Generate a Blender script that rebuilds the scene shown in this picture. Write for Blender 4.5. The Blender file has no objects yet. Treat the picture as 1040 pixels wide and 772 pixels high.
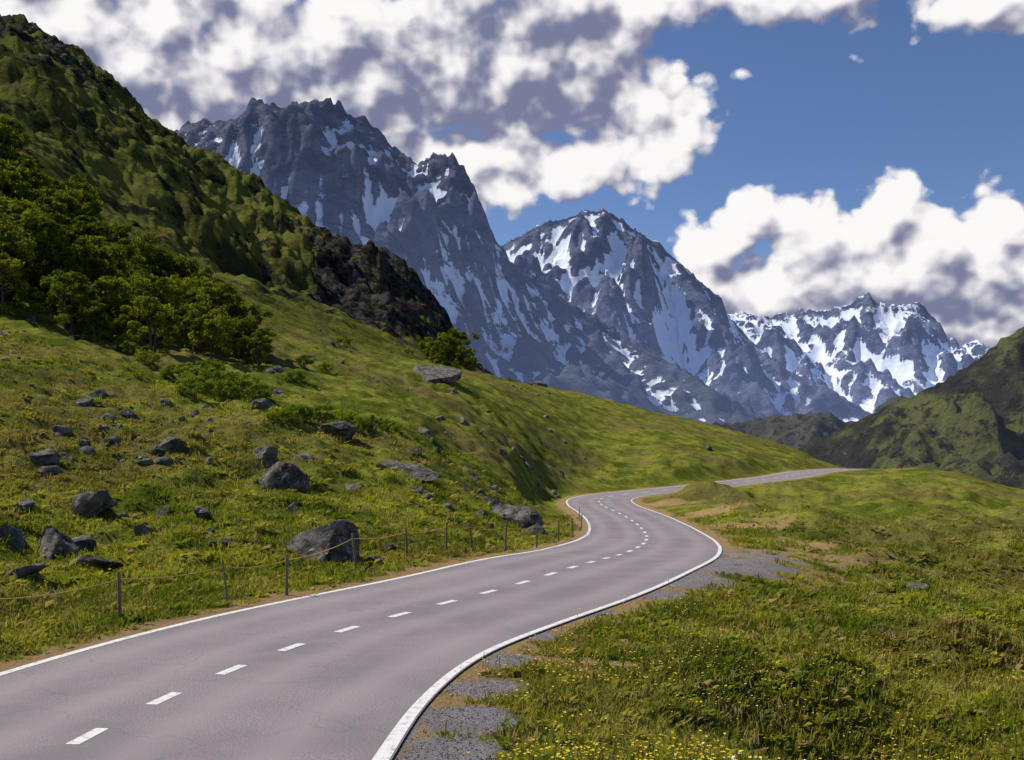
import bpy, math, random, time
import numpy as np
from mathutils import Vector
T0=time.time()
rng=np.random.default_rng(7); random.seed(7)
sc=bpy.context.scene
F=1011.0; CX=520.0; HY=450.0; CH=3.3      # lens/eye constants used to convert image pixel coordinates to metres
SUN_AZ=math.radians(-70); SUN_EL=math.radians(49)   # azimuth from +Y towards +X
sc.view_settings.view_transform='Standard'; sc.view_settings.look='None'; sc.view_settings.exposure=0

# ------------------------------------------------------------ numpy noise
_p=np.random.default_rng(3).permutation(256); _p=np.concatenate([_p,_p,_p])
_a=np.linspace(0,2*np.pi,256,endpoint=False); _gx=np.cos(_a); _gy=np.sin(_a)
def perlin(x,y,seed=0):
    x=x+seed*17.37; y=y+seed*9.71
    xi=np.floor(x).astype(np.int64); yi=np.floor(y).astype(np.int64)
    xf=x-xi; yf=y-yi; xi&=255; yi&=255
    u=xf*xf*xf*(xf*(xf*6-15)+10); v=yf*yf*yf*(yf*(yf*6-15)+10)
    def g(ix,iy,fx,fy):
        h=_p[_p[ix]+iy]; return _gx[h]*fx+_gy[h]*fy
    n00=g(xi,yi,xf,yf); n10=g(xi+1,yi,xf-1,yf); n01=g(xi,yi+1,xf,yf-1); n11=g(xi+1,yi+1,xf-1,yf-1)
    a=n00+u*(n10-n00); b=n01+u*(n11-n01)
    return (a+v*(b-a))*1.5
def fbm(x,y,oct=5,seed=0,gain=.5):
    s=0;a=1
    for i in range(oct):
        s=s+a*perlin(x*2**i,y*2**i,seed+i*3); a*=gain
    return s
def ridged(x,y,oct=5,seed=0,gain=.5):
    s=0;a=1;w=1
    for i in range(oct):
        n=1-np.abs(perlin(x*2**i,y*2**i,seed+i*3)); n=n*n*w
        w=np.clip(n*1.6,0,1); s=s+a*n; a*=gain
    return s
def smooth(e0,e1,x):
    t=np.clip((x-e0)/(e1-e0),0,1); return t*t*(3-2*t)
def pchip(xk,yk,x):
    xk=np.asarray(xk,float); yk=np.asarray(yk,float)
    h=np.diff(xk); dl=np.diff(yk)/h; m=np.zeros_like(yk)
    for i in range(1,len(xk)-1):
        if dl[i-1]*dl[i]>0:
            w1=2*h[i]+h[i-1]; w2=h[i]+2*h[i-1]
            m[i]=(w1+w2)/(w1/dl[i-1]+w2/dl[i])
    m[0]=dl[0]; m[-1]=dl[-1]
    x=np.clip(x,xk[0],xk[-1]); i=np.clip(np.searchsorted(xk,x)-1,0,len(xk)-2)
    t=(x-xk[i])/h[i]; t2=t*t;t3=t2*t
    return (2*t3-3*t2+1)*yk[i]+(t3-2*t2+t)*h[i]*m[i]+(-2*t3+3*t2)*yk[i+1]+(t3-t2)*h[i]*m[i+1]
def blur(a,s):
    r=int(max(1,round(3*s))); k=np.exp(-.5*(np.arange(-r,r+1)/s)**2); k/=k.sum()
    for ax in (0,1):
        if a.ndim==1 and ax==1: break
        pad=[(0,0)]*a.ndim; pad[ax]=(r,r); p=np.pad(a,pad,mode='edge'); o=np.zeros_like(a)
        n=a.shape[ax]
        for j,w in enumerate(k):
            o+=w*(p[j:j+n] if ax==0 else p[:,j:j+n])
        a=o
    return a

# ------------------------------------------------------------ mesh helpers
def mesh_np(name,V,Q,mat=None,smooth_=True,attrs=None,mats=None,mi=None):
    V=np.asarray(V,np.float32); Q=np.asarray(Q,np.int32); k=Q.shape[1]
    me=bpy.data.meshes.new(name)
    me.vertices.add(len(V)); me.vertices.foreach_set('co',V.ravel())
    me.loops.add(Q.size); me.loops.foreach_set('vertex_index',Q.ravel())
    me.polygons.add(len(Q)); me.polygons.foreach_set('loop_start',np.arange(0,Q.size,k,dtype=np.int32))
    me.polygons.foreach_set('loop_total',np.full(len(Q),k,np.int32))
    if smooth_: me.polygons.foreach_set('use_smooth',np.ones(len(Q),bool))
    for m in (mats or ([mat] if mat else [])): me.materials.append(m)
    if mi is not None: me.polygons.foreach_set('material_index',np.asarray(mi,np.int32))
    me.update(calc_edges=True)
    for n,v in (attrs or {}).items():
        a=me.attributes.new(n,'FLOAT','POINT'); a.data.foreach_set('value',np.asarray(v,np.float32).ravel())
    return me
def add(name,me,loc=(0,0,0),rot=(0,0,0),scale=(1,1,1),parent=None):
    o=bpy.data.objects.new(name,me); sc.collection.objects.link(o)
    o.location=loc;o.rotation_euler=rot;o.scale=scale
    if parent: o.parent=parent
    return o
def gridq(nr,nc):
    i=np.arange(nr*nc).reshape(nr,nc)
    return np.stack([i[:-1,:-1],i[:-1,1:],i[1:,1:],i[1:,:-1]],-1).reshape(-1,4)

# ------------------------------------------------------------ node helpers
class NT:
    def __init__(s,tree): s.t=tree; s.n=tree.nodes; s.l=tree.links
    def _in(s,sock,v):
        if isinstance(v,bpy.types.NodeSocket): s.l.new(v,sock)
        elif v is not None:
            try: sock.default_value=v
            except Exception:
                sock.default_value=(v[0],v[1],v[2],1) if hasattr(v,'__len__') else (v,v,v)
    def node(s,typ,props=None,**ins):
        n=s.n.new(typ)
        for k,v in (props or {}).items(): setattr(n,k,v)
        for k,v in ins.items(): s._in(n.inputs[k.replace('_',' ')],v)
        return n
    def m(s,op,a,b=None,c=None,clamp=False):
        n=s.n.new('ShaderNodeMath'); n.operation=op; n.use_clamp=clamp
        for i,v in enumerate((a,b,c)):
            if v is not None: s._in(n.inputs[i],v)
        return n.outputs[0]
    def vm(s,op,a,b=None,c=None,out=0):
        n=s.n.new('ShaderNodeVectorMath'); n.operation=op
        for i,v in enumerate((a,b,c)):
            if v is not None: s._in(n.inputs[i],v)
        return n.outputs[out]
    def mix(s,f,a,b,blend='MIX'):
        n=s.n.new('ShaderNodeMix'); n.data_type='RGBA'; n.blend_type=blend
        s._in(n.inputs[0],f)
        for i,v in ((6,a),(7,b)):
            if isinstance(v,bpy.types.NodeSocket): s.l.new(v,n.inputs[i])
            else: n.inputs[i].default_value=(v[0],v[1],v[2],1)
        return n.outputs[2]
    def ramp(s,v,lo,hi,a=0.,b=1.,kind='SMOOTHSTEP'):
        n=s.n.new('ShaderNodeMapRange'); n.interpolation_type=kind
        s._in(n.inputs[0],v); n.inputs[1].default_value=lo;n.inputs[2].default_value=hi
        n.inputs[3].default_value=a;n.inputs[4].default_value=b
        return n.outputs[0]
    def noise(s,vec,scale,detail=4,rough=.55,out=0,dist=0):
        n=s.n.new('ShaderNodeTexNoise'); s._in(n.inputs['Vector'],vec)
        n.inputs['Scale'].default_value=scale;n.inputs['Detail'].default_value=detail
        n.inputs['Roughness'].default_value=rough; n.inputs['Distortion'].default_value=dist
        return n.outputs[out]
    def vor(s,vec,scale,feature='F1',detail=0,rough=.5,out=0,rand=1,dims='3D'):
        n=s.n.new('ShaderNodeTexVoronoi'); n.voronoi_dimensions=dims; n.feature=feature; s._in(n.inputs['Vector'],vec)
        n.inputs['Scale'].default_value=scale;n.inputs['Detail'].default_value=detail
        n.inputs['Roughness'].default_value=rough; n.inputs['Randomness'].default_value=rand
        return n.outputs[out]
    def attr(s,name):
        n=s.n.new('ShaderNodeAttribute'); n.attribute_name=name; return n.outputs['Fac']
    def pos(s): return s.n.new('ShaderNodeNewGeometry').outputs['Position']
def new_mat(name):
    m=bpy.data.materials.new(name); m.use_nodes=True; t=NT(m.node_tree)
    b=m.node_tree.nodes['Principled BSDF']; b.inputs['Roughness'].default_value=.9
    b.inputs['Specular IOR Level'].default_value=.2
    return m,t,b
def bump(t,b,h,strength=.5,dist=.05):
    n=t.node('ShaderNodeBump',None,Strength=strength,Distance=dist,Height=h); t.l.new(n.outputs[0],b.inputs['Normal'])

# ------------------------------------------------------------ road line from image pixels, heights assumed
ZR_D=[0,10,20,25,35,45,55,70,90,105,120,150,175,200,240]
ZR_Z=[0,0,0,0,-.5,-1.1,-1.6,-2.0,-2.2,-2.15,-1.9,-1.3,-1.25,-2.6,-6]
def zroad(d): return pchip(ZR_D,ZR_Z,np.asarray(d,float))
ctrl=np.array([(-4.6,-8),(-5.15,0),(-5.2,6),(-4.78,11.2),(-4.1,14.44),(-3.08,17.3),(-1.63,20.1),(-.09,22.85),(1.5,26.3),(3.1,31),(4.6,37),(5.9,44),(7.0,52),(7.8,61),(8.2,70),(8.2,79),(8.0,88),(8.6,97),(11.2,104.5),(15.5,110.5),(21,117),(30.6,129.5),(39,141),(47.5,158),(59,175.5),(78,200),(98,225)],float)
def catmull(P,n=24):
    out=[]
    Q=np.vstack([2*P[0]-P[1],P,2*P[-1]-P[-2]])
    for i in range(len(P)-1):
        p0,p1,p2,p3=Q[i:i+4]
        t=np.linspace(0,1,n,endpoint=False)[:,None]
        out.append(.5*((2*p1)+(-p0+p2)*t+(2*p0-5*p1+4*p2-p3)*t**2+(-p0+3*p1-3*p2+p3)*t**3))
    out.append(P[-1:]); return np.vstack(out)
cl=catmull(ctrl)
def resample(P,step):
    s=np.concatenate([[0],np.cumsum(np.linalg.norm(np.diff(P,axis=0),axis=1))])
    q=np.arange(0,s[-1],step); return np.stack([np.interp(q,s,P[:,k]) for k in range(P.shape[1])],1),q
cl,cs=resample(cl,.35)
for _ in range(6): cl[1:-1]=(cl[:-2]+2*cl[1:-1]+cl[2:])/4
tg=np.gradient(cl,axis=0); tg/=np.linalg.norm(tg,axis=1)[:,None]
nl=np.stack([-tg[:,1],tg[:,0]],1)   # left normal
zc=zroad(np.maximum(cl[:,1],0)); HW=3.15
def wid_r(y): return .48*(1-smooth(9.5,17.5,y))
WR=wid_r(cl[:,1])
def road_dist(x,y):
    x=np.asarray(x,float).ravel(); y=np.asarray(y,float).ravel()
    D=np.full(x.shape,1e3); S=np.zeros(x.shape); Z=np.zeros(x.shape)
    sel=np.where((y<250)&(y>-30)&(x>-45)&(x<140))[0]
    C=cl[::2]
    for k in range(0,len(sel),20000):
        s=sel[k:k+20000]
        d2=(x[s,None]-C[None,:,0])**2+(y[s,None]-C[None,:,1])**2
        j=d2.argmin(1); D[s]=np.sqrt(d2[np.arange(len(s)),j]); j2=j*2
        S[s]=np.sign((x[s]-cl[j2,0])*nl[j2,0]+(y[s]-cl[j2,1])*nl[j2,1]); Z[s]=zc[j2]
        D[s]-=np.where(S[s]<0,WR[j2],0)
    return D,S,Z

# ------------------------------------------------------------ base terrain table (image pixel column -> (assumed distance, image pixel row))
COL={
-350:[(12,720),(25,540),(45,380),(85,240),(150,120),(300,0),(450,-60),(600,-40),(900,100)],
0:[(14.8,676),(25,572),(40,458),(60,376),(85,322),(110,262),(150,200),(300,75),(450,22),(600,45),(900,200)],
130:[(17.5,646),(25,585),(40,486),(60,405),(90,345),(120,300),(180,240),(300,170),(500,105),(650,125),(1000,250)],
270:[(19,628),(30,544),(50,455),(80,390),(110,352),(160,310),(300,262),(550,206),(700,225),(1000,300)],
400:[(22,602),(35,532),(60,454),(100,396),(140,372),(180,360),(250,330),(400,290),(550,272),(700,300),(1000,350)],
460:[(24.4,587),(40,526),(70,460),(110,405),(160,376),(200,373),(300,366),(450,338),(600,352),(1000,380)],
490:[(26,578),(60,492),(105,425),(160,387),(190,379),(300,381),(450,388),(1000,400)],
520:[(29,572),(60,512),(110,440),(160,400),(205,386),(300,392),(600,402),(1000,420)],
560:[(38,557),(70,522),(100,490),(150,430),(190,402),(225,394),(300,398),(600,410),(1000,430)],
600:[(48,547),(80,520),(110,496),(150,449),(200,412),(240,402),(320,410),(600,430),(1000,440)],
700:[(30,569),(60,536),(118,494),(150,456),(200,434),(240,426),(300,432),(600,445),(1000,460)],
800:[(14,700),(30,580),(60,538),(105,503),(140,485),(170,470),(210,457),(250,453),(300,457),(600,475),(1000,480)],
870:[(14,695),(40,566),(80,521),(120,496),(160,479),(185,475),(230,481),(400,490),(1000,500)],
950:[(14,700),(40,572),(80,523),(120,495),(150,481),(170,478),(230,485),(400,497),(1000,505)],
1040:[(14,706),(40,582),(80,532),(120,509),(150,500),(170,498),(230,510),(400,515),(1000,512)],
1400:[(14,724),(40,610),(80,560),(170,530),(400,530),(1000,515)]}
LN=np.linspace(math.log(2.5),math.log(1000),260)
pxk=sorted(COL); tab=[]
for p in pxk:
    ds=[2.5,8]+[a for a,_ in COL[p]]
    zs=[0,0]+[CH-(b-HY)/F*a for a,b in COL[p]]
    if ds[-1]<1000: ds.append(1000); zs.append(zs[-1]*.8)
    tab.append(pchip(np.log(ds),zs,LN))
tab=np.array(tab); PXF=np.linspace(-350,1400,351)
T2=np.stack([pchip(pxk,tab[:,k],PXF) for k in range(len(LN))],1)
T2=blur(T2,1.6)
def base_h(x,y):
    yy=np.clip(y,2.5,None); px=np.clip(CX+F*x/yy,-350,1399.9)
    dd=np.clip(yy,2.5,999)
    a=(px+350)/5.0; b=(np.log(dd)-LN[0])/(LN[1]-LN[0])
    i=np.clip(a.astype(int),0,349); j=np.clip(b.astype(int),0,len(LN)-2); fa=a-i; fb=b-j
    z=T2[i,j]*(1-fa)*(1-fb)+T2[i+1,j]*fa*(1-fb)+T2[i,j+1]*(1-fa)*fb+T2[i+1,j+1]*fa*fb
    far=smooth(1000,1700,y); return z*(1-far)+(-170)*far
def ground_h(x,y,full=False):
    x=np.asarray(x,float); y=np.asarray(y,float); shp=x.shape; x=x.ravel(); y=y.ravel()
    z=base_h(x,y); D,S,Z=road_dist(x,y); e=D-HW
    hill=smooth(14,40,z)*smooth(80,150,y)
    left=(S>0)|(D>900)
    amp=smooth(.6,6,e)
    n=.42*fbm(x/6.,y/6.,4,5,.62)+.18*perlin(x/1.3,y/1.3,11)+.6*perlin(x/17,y/17,31)*smooth(15,50,y)
    n=n-.3*(1-smooth(.0,.35,np.abs(perlin(x/7.+.3*perlin(x/2.,y/2.,8),y/4.,61))))*smooth(20,40,y)*left
    right=smooth(0,8,e)*(S<0)*(1-smooth(100,160,y))
    n=n+right*(1.4*perlin(x/9.,y/9.,21)+1.05*perlin(x/4.3,y/4.3,22)*(1-smooth(60,120,y))-.1)
    n=n*(1-.4*smooth(120,170,y)*(1-hill))
    big=hill*(-10*(ridged((x+.5*y)/95.,(y-.3*x)/150.,6,41,.62)-.9)+5.*fbm(x/30.,y/30.,5,51,.68))*smooth(0,1,(y-100)/250)
    z=z+n*amp+big
    zr=Z-.025
    w=smooth(.6,3.4+2*(left),e)
    z=np.where(D<900,zr*(1-w)+z*w,z)
    if full: return z.reshape(shp),e.reshape(shp),S.reshape(shp),hill.reshape(shp)
    return z.reshape(shp)
_rd=np.exp(np.linspace(math.log(6),math.log(900),1500))
def spot(px,py):
    """ground point seen at image pixel column px / row py"""
    x=(px-CX)/F*_rd; z=ground_h(x,_rd); ray=CH-(py-HY)/F*_rd
    k=np.argmax(z>=ray)
    if z[k]<ray[k]: k=len(_rd)-1
    return np.array([x[k],_rd[k],z[k]])

# ------------------------------------------------------------ materials
def grass_color(t,P):
    n1=t.noise(P,.06,4,.65); n2=t.noise(P,.25,5,.65); n3=t.noise(P,1.1,6,.75)
    c=t.mix(t.ramp(n2,.40,.60),(.115,.145,.020),(.285,.285,.048))
    c=t.mix(t.ramp(n1,.47,.62,0,.75),c,(.205,.16,.06))
    c=t.mix(t.ramp(n3,.53,.66,0,.9),c,(.05,.06,.014))
    return c
GB=[(-.75,8.3,.8),(-.7,9.3,.8),(-.6,10.6,.78),(-.5,12,.75),(-.35,13.5,.7),(-.1,15.2,.55),(.5,17.2,.4),(1.7,19.4,.4),(3.1,21.8,.9),(4.3,24,1.5),(5.5,27,2.1),(6.9,30,2.3),(8.2,33.5,2.0),(9.2,37,1.2)]
def gravel_at(x,y,S):
    g=np.zeros_like(x)
    for x0,y0,r in GB: g=np.maximum(g,np.clip(1.3-np.hypot(x-x0,y-y0)/r,0,1)*(S<0))
    return g
DB=[(8.5,31,4.5),(10.0,36,5.0),(11.5,42,5),(13,50,5.),(14,60,5),(14,72,4.5),(7.0,28,4),(14,88,5),(18,100,5),(12.5,36,3.5),(1.2,15,1.3),(.6,11,1.2)]
def dirt_at(x,y,e):
    d=(1-smooth(.1,1.9,e))*.95*(e<50)
    for x0,y0,r in DB: d=np.maximum(d,np.clip(1.25-np.hypot(x-x0,y-y0)/r,0,1)*.85*(e>0))
    return d
def mk_ground():
    m,t,b=new_mat('meadow_ground'); P=t.pos()
    c=grass_color(t,P)
    f=t.noise(P,7,6,.8); c=t.mix(t.ramp(f,.38,.62,0,.8),c,t.mix(1,c,(.4,.42,.35),'MULTIPLY'))
    n4=t.noise(P,.6,6,.7)
    hill=t.attr('hill')
    nh=t.noise(P,.016,9,.72); nh2=t.noise(P,.08,9,.75)
    ch=t.mix(t.ramp(nh,.38,.53),(.075,.082,.028),(.25,.26,.055))
    ch=t.mix(t.ramp(nh2,.50,.59),ch,(.045,.044,.027))
    c=t.mix(hill,c,ch)
    rk=t.m('ADD',t.attr('rock'),t.m('MULTIPLY',t.m('SUBTRACT',nh2,.5),2.4))
    rc=t.mix(t.ramp(t.noise(P,.25,8,.75),.42,.62),(.022,.022,.02),(.13,.12,.108))
    c=t.mix(t.ramp(rk,.45,.6),c,rc)
    d=t.m('ADD',t.attr('dirt'),t.m('MULTIPLY',t.m('SUBTRACT',n4,.5),1.3))
    c=t.mix(t.ramp(d,.35,.75),c,(.33,.225,.105))
    g=t.m('ADD',t.attr('gravel'),t.m('MULTIPLY',t.m('SUBTRACT',n4,.5),.9))
    gc=t.mix(t.ramp(t.noise(P,42,5,.85),.38,.62),(.12,.105,.112),(.40,.37,.375))
    gc=t.mix(t.ramp(t.noise(P,1.6,5,.7),.45,.65,0,.6),gc,(.20,.165,.13))
    c=t.mix(t.ramp(g,.38,.62),c,gc)
    t.l.new(c,b.inputs['Base Color']); b.inputs['Roughness'].default_value=1
    b.inputs['Specular IOR Level'].default_value=0
    h=t.m('ADD',t.m('MULTIPLY',f,.5),t.m('ADD',t.m('MULTIPLY',n4,1.4),t.m('MULTIPLY',t.m('MULTIPLY',nh2,hill),70)))
    bump(t,b,h,.9,.24)
    return m
def mk_asphalt():
    m,t,b=new_mat('asphalt'); P=t.pos()
    c=t.mix(t.ramp(t.noise(P,38,4,.8),.35,.65),(.155,.134,.14),(.33,.29,.295))
    c=t.mix(t.ramp(t.noise(P,.35,5,.65),.38,.65,0,.65),c,(.165,.145,.15))
    w=t.attr('wheel'); c=t.mix(t.m('MULTIPLY',w,.45),c,(.34,.302,.305))
    cr=t.vor(t.vm('ADD',P,t.vm('SCALE',t.noise(P,1.2,3,.6,out=1),None)),.4,'DISTANCE_TO_EDGE')
    c=t.mix(t.m('MULTIPLY',t.ramp(cr,0,.010,1,0),.2),c,(.05,.045,.045))
    t.l.new(c,b.inputs['Base Color']); b.inputs['Roughness'].default_value=.8
    bump(t,b,t.noise(P,60,3,.7),.6,.012); return m
def mk_paint():
    m,t,b=new_mat('white_road_paint'); P=t.pos()
    c=t.mix(t.ramp(t.noise(P,9,6,.75),.48,.66,0,.8),(.72,.70,.68),(.32,.29,.29))
    t.l.new(c,b.inputs['Base Color']); b.inputs['Roughness'].default_value=.65; return m
def mk_rock(name='boulder_rock',dk=(.045,.039,.034),lt=(.22,.20,.172)):
    m,t,b=new_mat(name); P=t.pos()
    c=t.mix(t.ramp(t.noise(P,1.6,8,.7),.38,.62),dk,lt)
    c=t.mix(t.ramp(t.noise(P,5,5,.7),.56,.66),c,(.38,.35,.30))
    c=t.mix(t.ramp(t.noise(P,2.4,4,.6),.56,.70,0,.75),c,(.14,.12,.05))
    t.l.new(c,b.inputs['Base Color']); bump(t,b,t.noise(P,3,10,.72),1,.25); return m
def leafy(m,t,c,tmul):
    out=t.n['Material Output']; d=t.node('ShaderNodeBsdfDiffuse',None,Color=c)
    tr=t.node('ShaderNodeBsdfTranslucent',None,Color=t.mix(1,c,tmul,'MULTIPLY'))
    mx=t.n.new('ShaderNodeMixShader'); mx.inputs[0].default_value=.38
    t.l.new(d.outputs[0],mx.inputs[1]);t.l.new(tr.outputs[0],mx.inputs[2]);t.l.new(mx.outputs[0],out.inputs[0]); return m
def mk_blade(name,mul=1.0):
    m,t,b=new_mat(name); P=t.pos(); c=grass_color(t,P)
    oi=t.n.new('ShaderNodeObjectInfo')
    c=t.mix(oi.outputs['Random'],t.mix(1,c,(.8,.9,.75),'MULTIPLY'),t.mix(1,c,(1.5,1.4,1.1),'MULTIPLY'))
    dry=t.ramp(t.m('FRACT',t.m('MULTIPLY',oi.outputs['Random'],37.3)),.72,.96)
    c=t.mix(dry,c,(.34,.25,.11))
    return leafy(m,t,c,(1.3,1.35,.55))
def mk_leaf(name,a,bb):
    m,t,b=new_mat(name); P=t.pos()
    oi=t.n.new('ShaderNodeObjectInfo')
    c=t.mix(t.ramp(t.noise(P,.9,3,.6),.35,.65),a,bb)
    c=t.mix(oi.outputs['Random'],t.mix(1,c,(.75,.82,.7),'MULTIPLY'),t.mix(1,c,(1.35,1.25,1.0),'MULTIPLY'))
    return leafy(m,t,c,(1.35,1.4,.5))
def flat(name,col,r=.8):
    m,t,b=new_mat(name); P=t.pos()
    c=t.mix(t.noise(P,14,5,.7),tuple(v*.6 for v in col),tuple(min(1,v*1.35) for v in col))
    t.l.new(c,b.inputs['Base Color']); b.inputs['Roughness'].default_value=r; return m
def mk_mountain(name,rock_a,rock_b,low,zlow,zhigh,haze,thr):
    m,t,b=new_mat(name); P=t.pos()
    s=t.n.new('ShaderNodeSeparateXYZ'); t.l.new(P,s.inputs[0])
    Ps=t.vm('MULTIPLY',P,(1,1,1.6))
    n1=t.noise(P,.004,6,.65); n2=t.noise(Ps,.011,10,.76); n3=t.noise(P,.03,6,.75)
    c=t.mix(t.ramp(n2,.40,.60),rock_a,rock_b)
    lo=t.ramp(t.m('ADD',s.outputs[2],t.m('MULTIPLY',n1,300)),zlow,zhigh,1,0)
    c=t.mix(t.m('MULTIPLY',lo,.9),c,t.mix(t.ramp(n2,.42,.58),tuple(v*.55 for v in low),low))
    sn=t.m('ADD',t.attr('snow'),t.m('ADD',t.m('MULTIPLY',t.m('SUBTRACT',n2,.5),1.5),t.m('MULTIPLY',t.m('SUBTRACT',n3,.5),1.4)))
    sn=t.ramp(sn,thr-.07,thr+.07)
    c=t.mix(sn,c,(.78,.82,.89))
    t.l.new(c,b.inputs['Base Color']); b.inputs['Specular IOR Level'].default_value=.0
    # blue glow given to the rock itself to imitate aerial haze, stronger low down
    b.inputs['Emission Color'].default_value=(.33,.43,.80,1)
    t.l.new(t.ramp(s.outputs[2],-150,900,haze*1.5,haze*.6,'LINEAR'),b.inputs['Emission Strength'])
    bump(t,b,t.mix(t.m('MULTIPLY',sn,.8),n2,(.5,.5,.5)),1.,90); return m

M_ground=mk_ground(); M_asph=mk_asphalt(); M_paint=mk_paint(); M_rock=mk_rock()

# ------------------------------------------------------------ ground sheet
q=np.concatenate([np.exp(np.linspace(math.log(5),math.log(1350),820)),np.exp(np.linspace(math.log(1400),math.log(16000),40))])
ua=np.concatenate([np.linspace(-2.2,-.66,70,endpoint=False),np.linspace(-.66,.66,760),np.linspace(.66,2.2,71)[1:]])
Q_,U_=np.meshgrid(q,ua,indexing='ij'); X=U_*Q_; Y=Q_-8
Zg,E,S,H=ground_h(X,Y,True)
Zg=np.where(E<-.5,Zg-.05,Zg)
dirt=dirt_at(X,Y,E)
grav=np.maximum((1-smooth(.0,.40,E))*.5*(E<50),gravel_at(X,Y,S))
pxg=CX+F*X/np.maximum(Y,1)
rock=H*smooth(275,340,pxg)*smooth(170,260,Y)*.70 + H*smooth(220,380,Y)*(1-smooth(50,200,pxg))*.58+H*.06
ground=add('ground',mesh_np('ground',np.stack([X,Y,Zg],-1).reshape(-1,3),gridq(len(q),len(ua)),M_ground,attrs={'dirt':dirt,'gravel':grav,'hill':H,'rock':rock}))

# ------------------------------------------------------------ road
def strip(off0,off1,lift,name,mat,nx=2,attr=False,wr0=0,wr1=0):
    k=np.linspace(0,1,nx); off=(off0+(off1-off0)*k)[None,:]-WR[:,None]*(wr0+(wr1-wr0)*k)[None,:]
    V=np.zeros((len(cl),nx,3)); V[:,:,:2]=cl[:,None,:]+nl[:,None,:]*off[:,:,None]
    V[:,:,2]=zc[:,None]+lift
    at=None
    if attr:
        w=np.exp(-((np.abs(np.abs(off)-1.55)-.75)/.3)**2); at={'wheel':w}
    return mesh_np(name,V.reshape(-1,3),gridq(len(cl),nx)[:,::-1],mat,attrs=at)
road=add('road',strip(HW,-HW,0,'road',M_asph,nx=29,attr=True,wr1=1))
marks=bpy.data.objects.new('road_markings',None); sc.collection.objects.link(marks)
add('edge_line_left',strip(HW-.04,HW-.19,.005,'l',M_paint),parent=marks)
def rl():
    V=np.zeros((len(cl),2,3)); wl=.13+.06*(1-smooth(9,17,cl[:,1]))
    for j,o in enumerate((-(HW-.02+WR)+wl,-(HW-.02+WR))): V[:,j,:2]=cl+nl*o[:,None]
    V[:,:,2]=zc[:,None]+.005
    return mesh_np('r',V.reshape(-1,3),gridq(len(cl),2)[:,::-1],M_paint)
add('edge_line_right',rl(),parent=marks)
per=1.68; L=.62
Vs=[];Qs=[]
s0=np.interp(11.2,cl[:150,1],cs[:150])-.31-per*6
while s0<cs[-1]-2:
    if s0>0:
        far=np.interp(s0,cs,cl[:,1]); k=1+1.6*smooth(24,45,far)
        ss=np.linspace(s0,s0+L*k,5); c=np.stack([np.interp(ss,cs,cl[:,0]),np.interp(ss,cs,cl[:,1])],1)
        n=np.stack([np.interp(ss,cs,nl[:,0]),np.interp(ss,cs,nl[:,1])],1); z=np.interp(ss,cs,zc)+.005
        b0=len(Vs)
        for j in range(5):
            for o in (.08,-.08): Vs.append((c[j,0]+n[j,0]*o,c[j,1]+n[j,1]*o,z[j]))
        for j in range(4): Qs.append((b0+2*j,b0+2*j+1,b0+2*j+3,b0+2*j+2))
        s0+=per*k
    else: s0+=per
add('centre_dashes',mesh_np('centre_dashes',Vs,Qs,M_paint),parent=marks)
print('ground/road',time.time()-T0)

# ------------------------------------------------------------ mountains
def erode(z,iters,K,cell):
    ny,nx=z.shape; N=ny*nx; idx=np.arange(N).reshape(ny,nx)
    offs=[(-1,0,1),(1,0,1),(0,-1,1),(0,1,1),(-1,-1,1.414),(-1,1,1.414),(1,-1,1.414),(1,1,1.414)]
    for it in range(iters):
        zp=np.pad(z,1,constant_values=1e9); best=np.zeros((ny,nx)); rec=idx.copy(); dst=np.ones((ny,nx))
        for dy,dx,dd in offs:
            nb=zp[1+dy:1+dy+ny,1+dx:1+dx+nx]; s=(z-nb)/dd*(1+.2*rng.random((ny,nx)))
            m=s>best; best=np.where(m,s,best); rec=np.where(m,idx+dy*nx+dx,rec); dst=np.where(m,dd,dst)
        order=np.argsort(-z.ravel()); ol=order.tolist(); r=rec.ravel().tolist(); A=[1.0]*N
        for i in ol:
            j=r[i]
            if j!=i: A[j]+=A[i]
        fl=(K*np.sqrt(np.array(A))/dst.ravel()).tolist(); zl=z.ravel().tolist()
        for i in reversed(ol):
            j=r[i]
            if j!=i: f=fl[i]; zl[i]=(zl[i]+f*zl[j])/(1+f)
        z=np.array(zl).reshape(ny,nx)
        lap=np.zeros_like(z); lap[1:-1,1:-1]=(z[:-2,1:-1]+z[2:,1:-1]+z[1:-1,:-2]+z[1:-1,2:]-4*z[1:-1,1:-1])
        z=z+.03*lap
    return z
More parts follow.
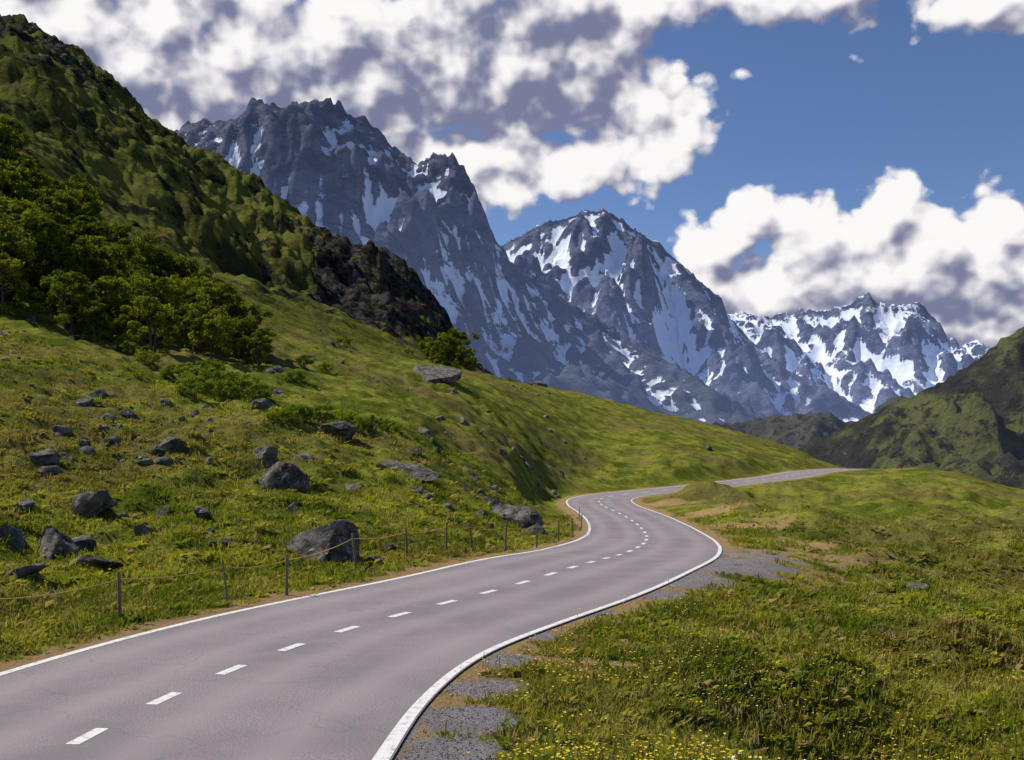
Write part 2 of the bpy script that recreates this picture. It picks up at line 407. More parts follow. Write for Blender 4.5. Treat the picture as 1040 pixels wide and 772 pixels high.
def make_range(name,prof,D,Lf,Lb,zb,cell,mat,seed,K=.02,iters=12,rough=3.0,spur=.28,snowf=None,pw=1.15,post=.02):
    P=np.array(sorted(prof),float); px0,px1=P[0,0],P[-1,0]
    pf=np.arange(px0-40,px1+41,1.0); py=np.interp(pf,P[:,0],P[:,1])
    det=rough*(np.abs(fbm(pf/18.,pf*0+seed,5,seed,.65))*-1.6+.8)
    lev=[py+det,blur(py,5)+.5*blur(det,2)+4,blur(py,22)+8,blur(py,70)+8]
    tl=[0,.08,.34,1.0]
    x0=(px0-20-CX)/F*D; x1=(px1+20-CX)/F*D
    xs=np.arange(x0,x1,cell); ys=np.arange(D-Lf,D+Lb,cell)
    Yg,Xg=np.meshgrid(ys,xs,indexing='ij')
    Dr=D+.10*Lf*fbm(Xg/(Lf*.45),Xg*0+.3,3,seed+2)
    t=(Dr-Yg)/Lf; tc=np.clip(t,0,1)
    wx=Lf*.12*fbm(Xg/(Lf*.3),Yg/(Lf*.3),3,seed+5)*np.clip(t*3,0,1)
    px=CX+F*(Xg+wx)/Dr
    ip=np.clip(px-pf[0],0,len(pf)-1.001); i=ip.astype(int); fr=ip-i
    L=[l[i]*(1-fr)+l[i+1]*fr for l in lev]
    R=np.where(tc<tl[1],L[0]+(L[1]-L[0])*(tc/tl[1]),np.where(tc<tl[2],L[1]+(L[2]-L[1])*((tc-tl[1])/(tl[2]-tl[1])),L[2]+(L[3]-L[2])*((tc-tl[2])/(tl[3]-tl[2]))))
    ztop=CH+(HY-R)/F*Dr
    shp=(1-tc)**pw
    shp=np.where(t<0,np.clip(1+t*Lf/Lb*.9,0,1),shp)
    z=zb+(ztop-zb)*shp
    hh=np.maximum(ztop-zb,30)
    rn=ridged(Xg/(Lf*.26)+.2*Yg/Lf,Yg/(Lf*.45),7,seed+9,.6)-1.25
    env=np.clip(tc*4,0,1)*(1-tc)**.5
    z=z+hh*spur*rn*env
    z=z+hh*.03*fbm(Xg/(cell*9),Yg/(cell*9),4,seed+13,.65)*np.clip(tc*8,0.1,1)
    z=erode(z,iters,K,cell)
    # crags left by frost shattering, and the crest restored to its image-pixel skyline
    z=z+hh*post*(ridged(Xg/(cell*14),Yg/(cell*14),4,seed+17,.65)-1.)*np.clip(tc*10,0,1)*(1-tc)
    tgt=CH+(HY-np.interp(CX+F*xs/Dr[0],pf,lev[0]))/F*Dr[0]
    jr=np.clip(((Dr[0]-ys[0])/cell).round().astype(int),0,len(ys)-1)
    dz=tgt-z[jr,np.arange(len(xs))]
    z=z+dz[None,:]*np.exp(-(t/.07)**2)
    pv=CX+F*Xg/Yg; cap=CH+(HY-np.interp(pv,pf,lev[0]))/F*Yg
    z=np.where(t>.02,np.minimum(z,cap-4),z)
    gy,gx=np.gradient(z,cell); sl=np.hypot(gx,gy)
    cav=(blur(z,3.)-z)/cell; cav2=(blur(z,10)-z)/cell/3
    sn=snowf(Xg,Yg,z,sl,cav,cav2,pv,HY-(z-CH)/Yg*F) if snowf else np.zeros_like(z)
    return add(name,mesh_np(name,np.stack([Xg,Yg,z],-1).reshape(-1,3),gridq(*z.shape),mat,attrs={'snow':sn}))

MA=mk_mountain('mountain_rock',(.035,.042,.08),(.22,.225,.28),(.12,.145,.16),150,650,.135,.35)  # blue cast in all three rock palettes is painted-in distance haze
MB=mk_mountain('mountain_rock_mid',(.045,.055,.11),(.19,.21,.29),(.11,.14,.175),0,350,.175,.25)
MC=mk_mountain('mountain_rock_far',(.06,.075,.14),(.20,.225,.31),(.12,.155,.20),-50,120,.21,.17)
profA=[(60,190),(120,160),(172,136),(192,125),(225,124),(240,122),(250,112),(262,101),(275,106),(290,108),(303,103),(318,101),(345,104),(352,113),(370,122),(385,130),(398,146),(410,155),(425,166),(438,158),(452,155),(463,160),(472,172),(482,190),(492,214),(503,240),(518,262),(550,286),(590,312),(640,342),(700,378),(745,405),(790,428),(850,440)]
profB=[(440,290),(490,262),(512,248),(530,238),(545,229),(560,226),(585,220),(600,217),(612,212),(622,219),(640,231),(665,246),(690,266),(715,291),(733,304),(738,318),(760,345),(800,375),(860,405),(900,430)]
profC=[(640,350),(700,335),(735,320),(752,315),(768,318),(785,322),(820,314),(850,312),(870,304),(882,297),(892,308),(900,314),(915,309),(936,306),(944,320),(955,326),(962,342),(975,350),(985,346),(993,344),(1003,352),(1030,360),(1100,365),(1200,350)]
def snowA(X,Y,z,sl,cav,cav2,px,py):
    s=.34*smooth(150,750,z)+.9*np.clip(cav,-.4,.4)+.4*np.clip(cav2,-.6,.6)-.22*np.clip(sl-.85,-.6,1.2)
    return s+.35*np.exp(-((px-450)/45)**2-((py-235)/40)**2)+.12*smooth(380,520,px)*smooth(200,500,z)-.03
def snowB(X,Y,z,sl,cav,cav2,px,py):
    return .68*smooth(60,520,z)+.7*np.clip(cav,-.5,.5)+.3*np.clip(cav2,-.6,.6)-.38*np.clip(sl-.8,-.5,1.2)-.03
def snowC(X,Y,z,sl,cav,cav2,px,py):
    return .70*smooth(0,420,z)+.7*np.clip(cav,-.5,.5)+.3*np.clip(cav2,-.6,.6)-.38*np.clip(sl-.8,-.5,1.2)-.01
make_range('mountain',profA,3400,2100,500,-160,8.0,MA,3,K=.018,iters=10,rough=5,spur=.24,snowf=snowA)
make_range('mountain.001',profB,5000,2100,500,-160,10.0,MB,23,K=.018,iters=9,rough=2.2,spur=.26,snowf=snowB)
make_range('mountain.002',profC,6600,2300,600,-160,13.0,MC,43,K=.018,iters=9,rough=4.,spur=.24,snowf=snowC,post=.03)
print('C',time.time()-T0)
def hill_mat(name,gr,dk,haze):
    m,t,b=new_mat(name); P=t.pos()
    n1=t.noise(P,.009,9,.72); n2=t.noise(P,.05,9,.75)
    c=t.mix(t.ramp(n1,.45,.56),dk,gr); c=t.mix(t.ramp(n2,.48,.58),c,tuple(v*.6 for v in dk))
    c=t.mix(t.ramp(t.noise(P,.11,7,.75),.58,.66,0,.7),c,(.16,.15,.14))
    t.l.new(c,b.inputs['Base Color']); b.inputs['Specular IOR Level'].default_value=0
    b.inputs['Emission Color'].default_value=(.38,.44,.72,1); b.inputs['Emission Strength'].default_value=haze  # even blue glow on the slope stands in for distance haze
    bump(t,b,n2,1,20); return m
profR=[(560,500),(700,480),(780,466),(820,452),(845,441),(862,431),(885,420),(905,410),(935,398),(960,386),(990,366),(1015,347),(1040,330),(1100,290),(1200,240),(1400,190)]
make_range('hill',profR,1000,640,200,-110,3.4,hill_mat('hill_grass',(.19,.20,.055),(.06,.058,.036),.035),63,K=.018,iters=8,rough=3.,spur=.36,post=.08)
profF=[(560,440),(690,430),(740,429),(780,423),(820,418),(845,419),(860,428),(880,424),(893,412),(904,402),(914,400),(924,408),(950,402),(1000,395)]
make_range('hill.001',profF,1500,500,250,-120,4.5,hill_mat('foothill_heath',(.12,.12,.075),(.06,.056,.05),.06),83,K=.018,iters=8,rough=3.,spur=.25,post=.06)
print('hills',time.time()-T0)

# ------------------------------------------------------------ trees
def tube(p0,p1,r0,r1,n=6):
    p0=np.array(p0,float);p1=np.array(p1,float); d=p1-p0; d/=np.linalg.norm(d)
    a=np.cross(d,[.3,.9,.2]); a/=np.linalg.norm(a); b=np.cross(d,a)
    th=np.linspace(0,2*np.pi,n,endpoint=False)
    ring=np.cos(th)[:,None]*a+np.sin(th)[:,None]*b
    V=np.vstack([p0+ring*r0,p1+ring*r1]); Q=[(i,(i+1)%n,n+(i+1)%n,n+i) for i in range(n)]
    return V,Q
M_bark=flat('bark',(.09,.07,.05)); M_leaf=mk_leaf('alder_leaves',(.055,.08,.015),(.22,.235,.035))
M_leaf2=mk_leaf('shrub_leaves',(.12,.165,.025),(.23,.275,.045))
def tree_mesh(name,H,W,nl_,ncl,ls,seed,stems=3,leafmat=None,low=.12):
    r=np.random.default_rng(seed); V=[];Q=[];mi=[];nv=0
    cen=[]
    for s in range(stems):
        a=r.uniform(0,6.28); b=np.array([np.cos(a),np.sin(a),0])*W*.06
        top=np.array([np.cos(a)*W*.22*r.random(),np.sin(a)*W*.22*r.random(),H*r.uniform(.7,.85)])
        mid=(b+top)/2+r.normal(0,.03*H,3)
        for p,qq,r0,r1 in ((b,mid,.022*H,.014*H),(mid,top,.014*H,.004*H)):
            v,f=tube(p,qq,r0,r1); V.append(v); Q+= [tuple(i+nv for i in g) for g in f]; nv+=len(v); mi+=[0]*len(f)
        for k in range(4):
            st=b+(mid-b)*r.uniform(.5,1) if k<2 else mid+(top-mid)*r.uniform(.1,.6)
            aa=r.uniform(0,6.28); en=st+np.array([np.cos(aa)*W*.38,np.sin(aa)*W*.38,H*r.uniform(.1,.25)])
            v,f=tube(st,en,.009*H,.003*H,5); V.append(v); Q+= [tuple(i+nv for i in g) for g in f]; nv+=len(v); mi+=[0]*len(f)
            cen.append(en)
    for k in range(ncl):
        a=r.uniform(0,6.28); h=r.uniform(low,1)**.85; rr=W*.5*math.sqrt(max(0,1-((h-.36)/.66)**2))*r.uniform(.45,1.0)
        cen.append(np.array([np.cos(a)*rr,np.sin(a)*rr,h*H*.93]))
    cen=np.array(cen); rad=r.uniform(.07,.17,len(cen))*W
    ci=r.integers(0,len(cen),nl_); dirs=r.normal(size=(nl_,3)); dirs/=np.linalg.norm(dirs,axis=1)[:,None]
    c=cen[ci]+dirs*(rad[ci]*r.random(nl_)**.4)[:,None]*np.array([1,1,.8]); c[:,2]=np.abs(c[:,2])
    n=dirs+r.normal(0,.7,(nl_,3))+np.array([0,0,.4]); n/=np.linalg.norm(n,axis=1)[:,None]
    a=np.cross(n,r.normal(size=(nl_,3))); a/=np.linalg.norm(a,axis=1)[:,None]; b=np.cross(n,a)
    s=(ls*r.uniform(.6,1.3,nl_))[:,None]
    LV=np.stack([c-a*s,c-b*s*.55,c+a*s,c+b*s*.55],1).reshape(-1,3)
    V.append(LV); Q=np.vstack([np.array(Q),np.arange(nl_*4).reshape(-1,4)+nv]); mi+=[1]*nl_
    return mesh_np(name,np.vstack(V),Q,mats=[M_bark,leafmat or M_leaf],mi=mi,smooth_=False)
tm=[tree_mesh('tree_mesh_%d'%i,7.0,5.2,6500,34,.17,100+i,low=.02) for i in range(6)]
thicket=bpy.data.objects.new('alder_thicket',None); sc.collection.objects.link(thicket)
pts=[];tries=0
dmx=lambda p: np.interp(p,[-200,0,50,100,150,200,250,275],[230,178,160,145,132,119,106,100])
while len(pts)<170 and tries<6000:
    tries+=1; p=random.uniform(-150,272); dm=dmx(p); d0=np.interp(p,[-150,0,150,270],[84,84,86,92]); d=random.uniform(d0,dm); x=(p-CX)/F*d
    if all((x-a)**2+(d-b)**2>(2.6)**2 for a,b,_ in pts): pts.append((x,d,p))
for i,(x,d,p) in enumerate(pts):
    z=float(ground_h(np.array([x]),np.array([d]))[0]); s=random.choice([.5,.75,.95,1.15,1.25])*random.uniform(.9,1.1)*np.interp(p,[0,200,270],[1.0,.85,.62])
    if d<np.interp(p,[0,270],[90,96]): s*=.75
    add('tree_%d'%i,tm[i%6],(x,d,z-.25),(random.uniform(-.1,.1),random.uniform(-.1,.1),random.uniform(0,6.28)),(s*1.15,s*1.15,s*random.uniform(.85,1.1)),thicket)
for p,d,s in [(447,200,.95),(458,196,1.1),(470,194,.8),(464,205,1.35),(452,210,1.15),(440,215,.8),(477,200,.6),(433,225,.7)]:
    x=(p-CX)/F*d; z=float(ground_h(np.array([x]),np.array([d]))[0])
    add('deciduous_tree',tm[int(p)%6],(x,d,z-.3),(0,0,p),(s,s,s*.95))
sm=[tree_mesh('shrub_mesh_%d'%i,1.7,2.4,3500,18,.075,200+i,leafmat=M_leaf2,low=.05) for i in range(3)]
for p,y,s in [(198,405,1.0),(212,400,1.4),(228,408,1.0),(248,402,1.1),(262,408,.8),(300,427,.7),(325,430,.8),(345,434,.8),(362,438,.8),(380,437,.7),(175,385,.7),(190,383,.8),(215,380,.9),(150,372,.8),(300,388,.7),(398,440,.6),(285,432,.7),(310,372,.8),(330,378,.7),(130,360,.8),(415,360,1.0),(350,352,1.1)]:
    q0=spot(p,y); add('shrub',sm[int(p)%3],(q0[0],q0[1],q0[2]-.08),(0,0,p*1.7),(s,s,s*.85))
print('trees',time.time()-T0)

# ------------------------------------------------------------ boulders
import bmesh
def rock_mesh(name,seed,sub=4,cuts=16,mat=None):
    r=np.random.default_rng(seed)
    bm=bmesh.new(); bmesh.ops.create_icosphere(bm,subdivisions=sub,radius=1)
    V=np.array([v.co[:] for v in bm.verts])
    for k in range(cuts):
        n=r.normal(size=3); n/=np.linalg.norm(n); h=r.uniform(.42,.8)
        dd=V@n; m=dd>h; V[m]-=np.outer((dd[m]-h)*.98,n)
    nn=V/np.linalg.norm(V,axis=1)[:,None]
    V+=nn*(.06*fbm(V[:,0]*2+V[:,2],V[:,1]*2-V[:,2]*.7,5,seed,.6))[:,None]
    for v,c in zip(bm.verts,V): v.co=c
    me=bpy.data.meshes.new(name); bm.to_mesh(me); bm.free(); me.materials.append(mat or M_rock)
    me.polygons.foreach_set('use_smooth',np.zeros(len(me.polygons),bool)); return me
rm=[rock_mesh('rock_mesh_%d'%i,300+i) for i in range(7)]
B=[(322,572,98,44),(55,568,50,34),(88,522,48,26),(286,500,44,30),(266,469,42,18),(165,459,42,18),(518,533,64,30),(435,384,56,12),(10,553,34,22),(102,580,52,14),(18,586,44,9),(408,478,66,9),(340,441,42,12),(432,446,22,16),(22,520,18,14),(145,546,26,11),(32,470,34,14),(205,527,26,12),(100,402,20,8),(262,415,24,10),(232,553,34,8),(930,601,26,8),(608,402,12,6),(545,392,18,7),(720,458,8,6),(295,520,22,8),(545,545,26,14),(310,468,24,9),(355,500,20,8),(420,463,24,9),(65,560,40,18),(395,560,14,8),(470,430,14,6),(130,425,24,10),(60,440,20,9)]
for i,(p,y,w,h) in enumerate(B):
    q0=spot(p,y); k=q0[1]/F; r=np.random.default_rng(i)
    add('boulder',rm[i%7 if i else 4],(q0[0],q0[1]+w*k*.25,q0[2]+h*k*.10),(r.uniform(-.3,.3),r.uniform(-.3,.3),r.uniform(0,6.28)),(w*k*.68,w*k*.6,h*k*.94))

# ------------------------------------------------------------ geometry-nodes scatter
def scatter(name,pts,scl,protos,seed,tilt=.15):
    col=bpy.data.collections.new(name+'_parts')
    for m in protos:
        o=bpy.data.objects.new(name+'_part',m); col.objects.link(o)
    me=bpy.data.meshes.new(name); me.vertices.add(len(pts)); me.vertices.foreach_set('co',np.asarray(pts,np.float32).ravel())
    r=np.random.default_rng(seed)
    a=me.attributes.new('scl','FLOAT','POINT'); a.data.foreach_set('value',np.asarray(scl,np.float32))
    rot=np.stack([r.normal(0,tilt,len(pts)),r.normal(0,tilt,len(pts)),r.uniform(0,6.28,len(pts))],1)
    a=me.attributes.new('rot','FLOAT_VECTOR','POINT'); a.data.foreach_set('vector',rot.astype(np.float32).ravel())
    a=me.attributes.new('pick','INT','POINT'); a.data.foreach_set('value',r.integers(0,len(protos),len(pts)).astype(np.int32))
    o=add(name,me)
    ng=bpy.data.node_groups.new(name+'_scatter','GeometryNodeTree')
    ng.interface.new_socket('Geometry',in_out='INPUT',socket_type='NodeSocketGeometry')
    ng.interface.new_socket('Geometry',in_out='OUTPUT',socket_type='NodeSocketGeometry')
    N=ng.nodes; gi=N.new('NodeGroupInput'); go=N.new('NodeGroupOutput'); ip=N.new('GeometryNodeInstanceOnPoints')
    ci=N.new('GeometryNodeCollectionInfo'); ci.inputs[0].default_value=col; ci.inputs['Separate Children'].default_value=True
    ci.inputs['Reset Children'].default_value=True; ip.inputs['Pick Instance'].default_value=True
    def at(n,ty):
        x=N.new('GeometryNodeInputNamedAttribute'); x.data_type=ty; x.inputs[0].default_value=n; return x.outputs[0]
    ng.links.new(gi.outputs[0],ip.inputs['Points']); ng.links.new(ci.outputs[0],ip.inputs['Instance'])
    ng.links.new(at('pick','INT'),ip.inputs['Instance Index'])
    e2r=N.new('FunctionNodeEulerToRotation'); ng.links.new(at('rot','FLOAT_VECTOR'),e2r.inputs[0]); ng.links.new(e2r.outputs[0],ip.inputs['Rotation'])
    ng.links.new(at('scl','FLOAT'),ip.inputs['Scale']); ng.links.new(ip.outputs[0],go.inputs[0])
    md=o.modifiers.new('scatter','NODES'); md.node_group=ng; return o
M_blade=mk_blade('grass_blades')
def tuft(seed,nb=24,h=.10,rad=.17,w=.007,mat=None):
    r=np.random.default_rng(seed); V=[];Q=[]
    for k in range(nb):
        a=r.uniform(0,6.28); b=np.array([np.cos(a),np.sin(a),0])*rad*math.sqrt(r.random()); hh=h*r.uniform(.4,1.25)
        la=r.uniform(0,6.28); ln=np.array([np.cos(la),np.sin(la),0])*hh*r.uniform(.3,1.1); wa=la+1.57+r.normal(0,.5)
        sd=np.array([np.cos(wa),np.sin(wa),0])*w*r.uniform(.7,1.7); i=len(V)
        V+=[b-sd-[0,0,.03],b+sd-[0,0,.03],b+ln*.5+sd*.8+[0,0,hh*.7],b+ln*.5-sd*.8+[0,0,hh*.7],b+ln+sd*.1+[0,0,hh],b+ln-sd*.1+[0,0,hh]]
        Q+=[(i,i+1,i+2,i+3),(i+3,i+2,i+4,i+5)]
    return mesh_np('tuft',np.array(V),np.array(Q),mat or M_blade,smooth_=False)
def herb(seed,nb=13):
    r=np.random.default_rng(seed); V=[];Q=[]
    for k in range(nb):
        a=r.uniform(0,6.28); o=np.array([np.cos(a),np.sin(a),0]); s=np.array([-o[1],o[0],0]); b=o*.09*r.random(); l=r.uniform(.07,.15); w=l*.28; up=r.uniform(.2,.9)
        i=len(V); V+=[b,b+o*l*.5+s*w+[0,0,l*up*.6],b+o*l+[0,0,l*up*.7],b+o*l*.5-s*w+[0,0,l*up*.6]]; Q.append((i,i+1,i+2,i+3))
    return mesh_np('herb',np.array(V),np.array(Q),M_blade,smooth_=False)
def sample(n,dlo,dhi,seed,mode):
    r=np.random.default_rng(seed); px=r.uniform(-90,1130,n)
    d=1/r.uniform(1/dhi,1/dlo,n) if mode==0 else np.exp(r.uniform(math.log(dlo),math.log(dhi),n))
    x=(px-CX)/F*d; z,e,S,H=ground_h(x,d,True); return x,d,z,e,S,H,r
P3=[];SC=[]
for n,mode,lo,hi,sd in ((46000,0,8.5,50,1),(30000,1,9,75,2)):
    x,y,z,e,S,H,r=sample(n,lo,hi,sd,mode)
    keep=(e>.08+.2*r.random(n))&(gravel_at(x,y,S)<.25+.4*r.random(n)**2)&(perlin(x/1.1,y/1.1,77)+.35*r.normal(size=n)>-.35)&(dirt_at(x,y,e)<.45+.5*r.random(n))
    sc_=(.5+1.0*r.random(n)**2)*np.clip(.75+y/50,.8,1.8)*np.clip(.5+e*.4,.5,1)
    P3.append(np.stack([x,y,z],1)[keep]); SC.append(sc_[keep])
scatter('grass',np.vstack(P3),np.concatenate(SC),[tuft(500+i) for i in range(5)]+[herb(600+i) for i in range(3)],9)
# flowers
def flower_mesh(seed,mat,stem):
    r=np.random.default_rng(seed); V=[];Q=[];mi=[]
    for k in range(4):
        b=np.array([*r.normal(0,.16,2),0]); h=r.uniform(.09,.20); c=b+[0,0,h]
        i=len(V); V+=[b+[-.003,0,0],b+[.003,0,0],c+[.003,0,0],c+[-.003,0,0]]; Q.append((i,i+1,i+2,i+3)); mi.append(1)
        for a in range(5):
            th=a*1.2566; i=len(V); u=np.array([np.cos(th),np.sin(th),.35]); v=np.array([-np.sin(th),np.cos(th),0]); s=.013
            V+=[c,c+u*s*.6+v*s*.5,c+u*s*1.2,c+u*s*.6-v*s*.5]; Q.append((i,i+1,i+2,i+3)); mi.append(0)
    return mesh_np('flower',np.array(V),np.array(Q),mats=[mat,stem],mi=mi,smooth_=False)
M_yel=flat('yellow_petals',(.75,.54,.03)); M_wht=flat('white_petals',(.7,.7,.62))
x,y,z,e,S,H,r=sample(8000,8.5,50,5,0)
keep=(e>.3)&(gravel_at(x,y,S)<.3)&(perlin(x/3.,y/3.,88)+.3*r.normal(size=len(x))>0.05)
keep&=(S<0)|(r.random(len(x))<.25)
scatter('wildflowers',np.stack([x,y,z],1)[keep],r.uniform(.7,1.4,keep.sum()),[flower_mesh(i,M_yel,M_blade) for i in range(9)]+[flower_mesh(9,M_wht,M_blade)],15)
# stones in meadow
x,y,z,e,S,H,r=sample(12000,14,200,6,1)
cl_=perlin(x/9.,y/9.,99)+.6*perlin(x/2.5,y/2.5,98)
keep=(e>1.0)&(cl_>.30)&(S>0)&(H<.7)&(x<10)
ss=(.04+.30*r.random(len(x))**5.)*np.clip(y/32,.6,2.2)
st=[rock_mesh('stone_%d'%i,700+i,3,10) for i in range(5)]
zz=z-ss*.25
scatter('scattered_stones',np.stack([x,y,zz],1)[keep],ss[keep],st,25,.4)
# gravel
x,y,z,e,S,H,r=sample(60000,8.5,40,8,0)
keep=(gravel_at(x,y,S)>.15+.2*r.random(len(x)))&(e>.02)
M_peb=mk_rock('gravel_stone',(.16,.145,.15),(.35,.33,.335))
pb=[rock_mesh('pebble_%d'%i,800+i,1,5,M_peb) for i in range(4)]
scatter('gravel',np.stack([x,y,z],1)[keep],(.005+.014*r.random(len(x))**2)[keep],pb,35,1)

# ------------------------------------------------------------ fence
M_wood=flat('weathered_wood',(.18,.15,.12)); M_rope=flat('orange_rope',(.6,.38,.12))
FP=[(-90,672),(0,655),(122,632),(232,615),(291,605),(362,577),(414,567),(453,562),(480,560),(513,560),(545,556),(567,549),(582,545),(590,538),(588,528)]
V=[];Q=[];mi=[];nv=0; tops=[]
def addt(v,f,m):
    global nv
    V.append(v); Q.extend([tuple(i+nv for i in g) for g in f]); nv+=len(v); mi.extend([m]*len(f))
rr=np.random.default_rng(4)
for k,(p,y) in enumerate(FP):
    b=spot(p,y); h=.86+.1*rr.random(); tl=np.array([rr.normal(0,.06),rr.normal(0,.05),h])
    if k==3: tl[0]=-.15
    t_=b+tl; r0=.035 if k!=3 else .022
    for a,c,ra,rb in ((b-[0,0,.2],b+tl*.5,r0*1.05,r0),(b+tl*.5,t_,r0,r0*.9),(t_,t_+[0,0,.02],r0*.9,r0*.3)):
        v,f=tube(a,c,ra,rb,8); addt(v,f,0)
    tops.append(b+tl*.86)
for a,b in zip(tops[:-1],tops[1:]):
    n=8
    for j in range(n):
        f0,f1=j/n,(j+1)/n
        p0=a+(b-a)*f0-[0,0,.08*4*f0*(1-f0)]; p1=a+(b-a)*f1-[0,0,.08*4*f1*(1-f1)]
        v,f=tube(p0,p1,.011,.011,5); addt(v,f,1)
add('rope_fence',mesh_np('rope_fence',np.vstack(V),np.array(Q),mats=[M_wood,M_rope],mi=mi))

# ------------------------------------------------------------ sky
w=bpy.data.worlds.new('sky'); sc.world=w; w.use_nodes=True
w.cycles.sampling_method='MANUAL'; w.cycles.sample_map_resolution=256
t=NT(w.node_tree); t.n.clear()
def azel(px,py):
    U=(px-CX)/F; V=(HY-py)/F; return math.atan(U),math.atan(V*math.cos(math.atan(U)))
grp=bpy.data.node_groups.new('cloud_field','ShaderNodeTree')
grp.interface.new_socket('P',in_out='INPUT',socket_type='NodeSocketVector')
grp.interface.new_socket('D',in_out='OUTPUT',socket_type='NodeSocketFloat')
grp.interface.new_socket('B',in_out='OUTPUT',socket_type='NodeSocketFloat')
g=NT(grp); gi=g.n.new('NodeGroupInput'); go=g.n.new('NodeGroupOutput'); P=gi.outputs[0]
wn=g.vm('SUBTRACT',g.noise(P,9,2,.65,out=1),(.5,.5,.5)); Pw=g.vm('MULTIPLY_ADD',wn,(.055,.045,0),P)
BL=[(-60,40,300,210,0),(210,30,240,150,0),(360,70,190,130,0),(500,70,150,120,0),(600,75,84,90,0),(668,125,62,70,.12),(590,168,105,40,.05),(490,175,95,50,.08),(730,100,80,40,.55),(640,-5,110,34,0),(800,-22,170,40,.1),(905,34,80,36,.55),(1022,4,60,34,.3),(120,-110,420,90,0),
(718,258,54,46,0),(762,222,44,52,0),(820,236,52,48,0),(872,255,52,50,0),(915,234,52,56,0),(965,240,56,52,0),(1020,232,64,58,0),(780,305,150,60,0),(950,305,180,90,0),(1180,230,120,100,0)]
acc=None
for px,py,rx,ry,of in BL:
    a,e_=azel(px,py); ix=F/rx*.95; iy=F/ry
    v=g.vm('MULTIPLY_ADD',Pw,(ix,iy,0),(-a*ix,-e_*iy,0)); l=g.vm('LENGTH',v,out=1)
    if of: l=g.m('MAXIMUM',l,of)
    if of>.5: l=g.m('ADD',l,.35)
    acc=l if acc is None else g.m('SMOOTH_MIN',acc,l,.25)
mask=g.m('MULTIPLY',g.m('SUBTRACT',1.0,g.m('MINIMUM',acc,2.0)),2.0)
mask=g.m('SMOOTH_MIN',mask,1.25,.5)
Pz=g.vm('MULTIPLY_ADD',wn,(.02,.02,0),g.vm('MULTIPLY',P,(1,1.2,1)))
bil=g.vor(Pz,19,'F1',2,.55,dims='2D'); bil2=g.m('POWER',bil,1.4); fb=g.noise(Pz,9,8,.64)
big=g.m('ADD',g.m('MULTIPLY',g.noise(Pz,9,3,.55),1.7),g.m('MULTIPLY',bil2,-.75))
dn=g.m('ADD',mask,g.m('ADD',g.m('MULTIPLY',g.m('SUBTRACT',fb,.5),2.1),g.m('MULTIPLY',g.m('SUBTRACT',.40,bil),.9)))
g.l.new(dn,go.inputs[0]); g.l.new(g.m('MULTIPLY_ADD',mask,.8,big),go.inputs[1])
tc=t.n.new('ShaderNodeTexCoord'); s=t.n.new('ShaderNodeSeparateXYZ'); t.l.new(tc.outputs['Generated'],s.inputs[0])
az=t.m('ARCTAN2',s.outputs[0],s.outputs[1]); el=t.m('ARCSINE',s.outputs[2])
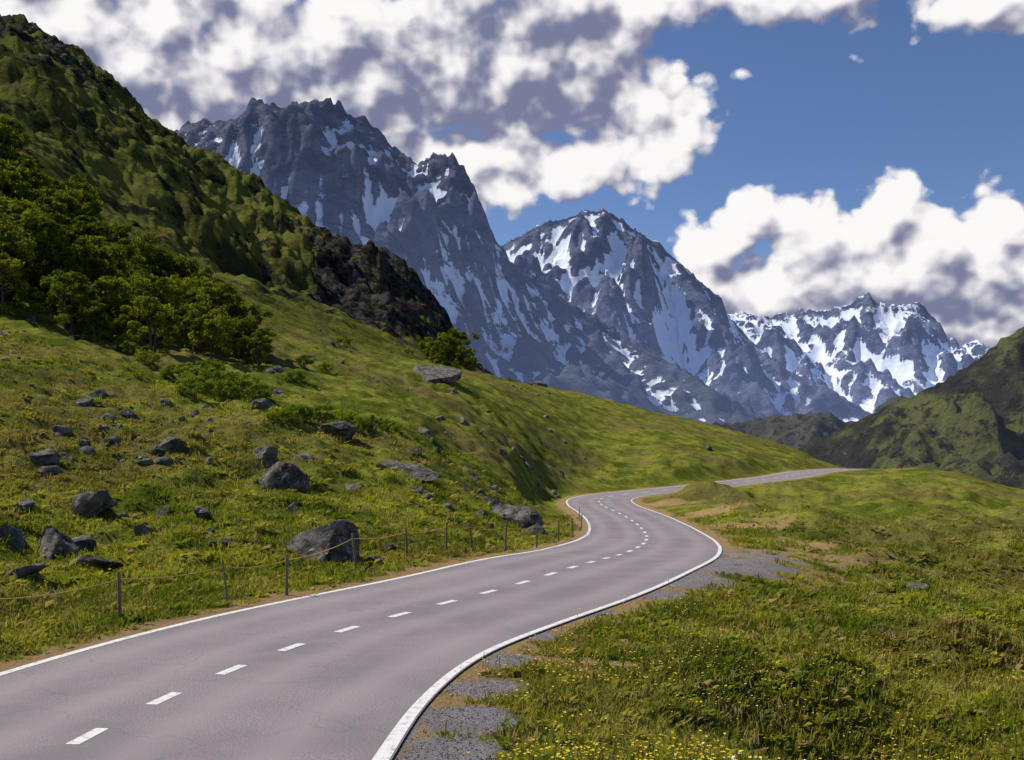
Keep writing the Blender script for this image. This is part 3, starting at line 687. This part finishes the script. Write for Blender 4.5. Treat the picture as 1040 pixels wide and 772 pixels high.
# the cloud banks stand in the northern sector of the sky only
reg=t.m('MULTIPLY',t.ramp(t.m('ABSOLUTE',az),.66,.82,1,0),t.m('MULTIPLY',t.ramp(el,.50,.58,1,0),t.ramp(el,-.03,-.01)))
cb=t.n.new('ShaderNodeCombineXYZ'); t.l.new(az,cb.inputs[0]); t.l.new(el,cb.inputs[1]); PP=cb.outputs[0]
def dens(off):
    n=t.n.new('ShaderNodeGroup'); n.node_tree=grp
    t.l.new(t.vm('ADD',PP,off) if off else PP,n.inputs[0]); return n.outputs
D0=dens(None); D2=dens((-.012,.022,0)); d0=D0[0]
fine=t.m('SUBTRACT',D0[0],D0[1])
lit=t.m('ADD',t.m('MULTIPLY',t.m('ADD',fine,-.0),.10),t.m('MULTIPLY',t.m('SUBTRACT',D0[1],D2[1]),.95))
dk=None
for px,py,rx,ry,am in [(490,85,130,70,.36),(320,70,140,55,.22),(130,90,200,70,.20),(600,60,90,60,.28),(565,180,110,26,-.20),(980,325,220,40,.28),(780,325,140,32,.20),(690,130,40,70,-.3),(60,-10,260,50,-.12),(880,215,240,60,-.20),(400,175,200,40,-.12),(300,10,90,26,-.2)]:
    a,e_=azel(px,py); ix=F/rx; iy=F/ry
    v=t.vm('MULTIPLY_ADD',PP,(ix,iy,0),(-a*ix,-e_*iy,0)); l=t.vm('DOT_PRODUCT',v,v,out=1)
    gs=t.m('MULTIPLY',t.m('EXPONENT',t.m('MULTIPLY',l,-1.)),am)
    dk=gs if dk is None else t.m('ADD',dk,gs)
lit=t.m('SUBTRACT',t.m('ADD',lit,.68),dk)
litc=t.ramp(lit,-.05,1.05,0,1,'SMOOTHSTEP')
cc=t.mix(litc,(.19,.205,.33),(.97,.94,.94))
al=t.ramp(d0,-.02,.40)
sky=t.n.new('ShaderNodeTexSky'); sky.sky_type='NISHITA'; sky.sun_disc=False
sky.sun_elevation=SUN_EL; sky.sun_rotation=SUN_AZ; sky.altitude=1800; sky.air_density=1.0; sky.dust_density=.6; sky.ozone_density=2.0
def bgnode(col,st):
    b=t.n.new('ShaderNodeBackground'); t.l.new(col,b.inputs[0]); b.inputs[1].default_value=st; return b.outputs[0]
skc=t.mix(1,sky.outputs[0],(.08,.087,.105),'MULTIPLY')
clear=bgnode(skc,1.0)
inner=bgnode(t.mix(al,skc,cc),1.0)
mx=t.n.new('ShaderNodeMixShader'); t.l.new(reg,mx.inputs[0]); t.l.new(clear,mx.inputs[1]); t.l.new(inner,mx.inputs[2])
wo=t.n.new('ShaderNodeOutputWorld'); t.l.new(mx.outputs[0],wo.inputs[0])

# ------------------------------------------------------------ sun + camera
sd=Vector((math.sin(SUN_AZ)*math.cos(SUN_EL),math.cos(SUN_AZ)*math.cos(SUN_EL),math.sin(SUN_EL)))
L_=bpy.data.lights.new('sun','SUN'); L_.energy=5.0; L_.angle=math.radians(.5); L_.color=(1,.94,.84)
so=bpy.data.objects.new('sun',L_); sc.collection.objects.link(so); so.rotation_euler=sd.to_track_quat('Z','Y').to_euler(); so.location=(-40,20,60)
cam=bpy.data.cameras.new('camera'); co=bpy.data.objects.new('camera',cam); sc.collection.objects.link(co)
co.location=(0,0,CH); co.rotation_euler=(math.radians(90),0,0)
cam.sensor_width=36; cam.lens=36*F/1040; cam.shift_y=(HY-386)/1040; cam.clip_start=.1; cam.clip_end=40000
sc.camera=co
print('done',time.time()-T0)
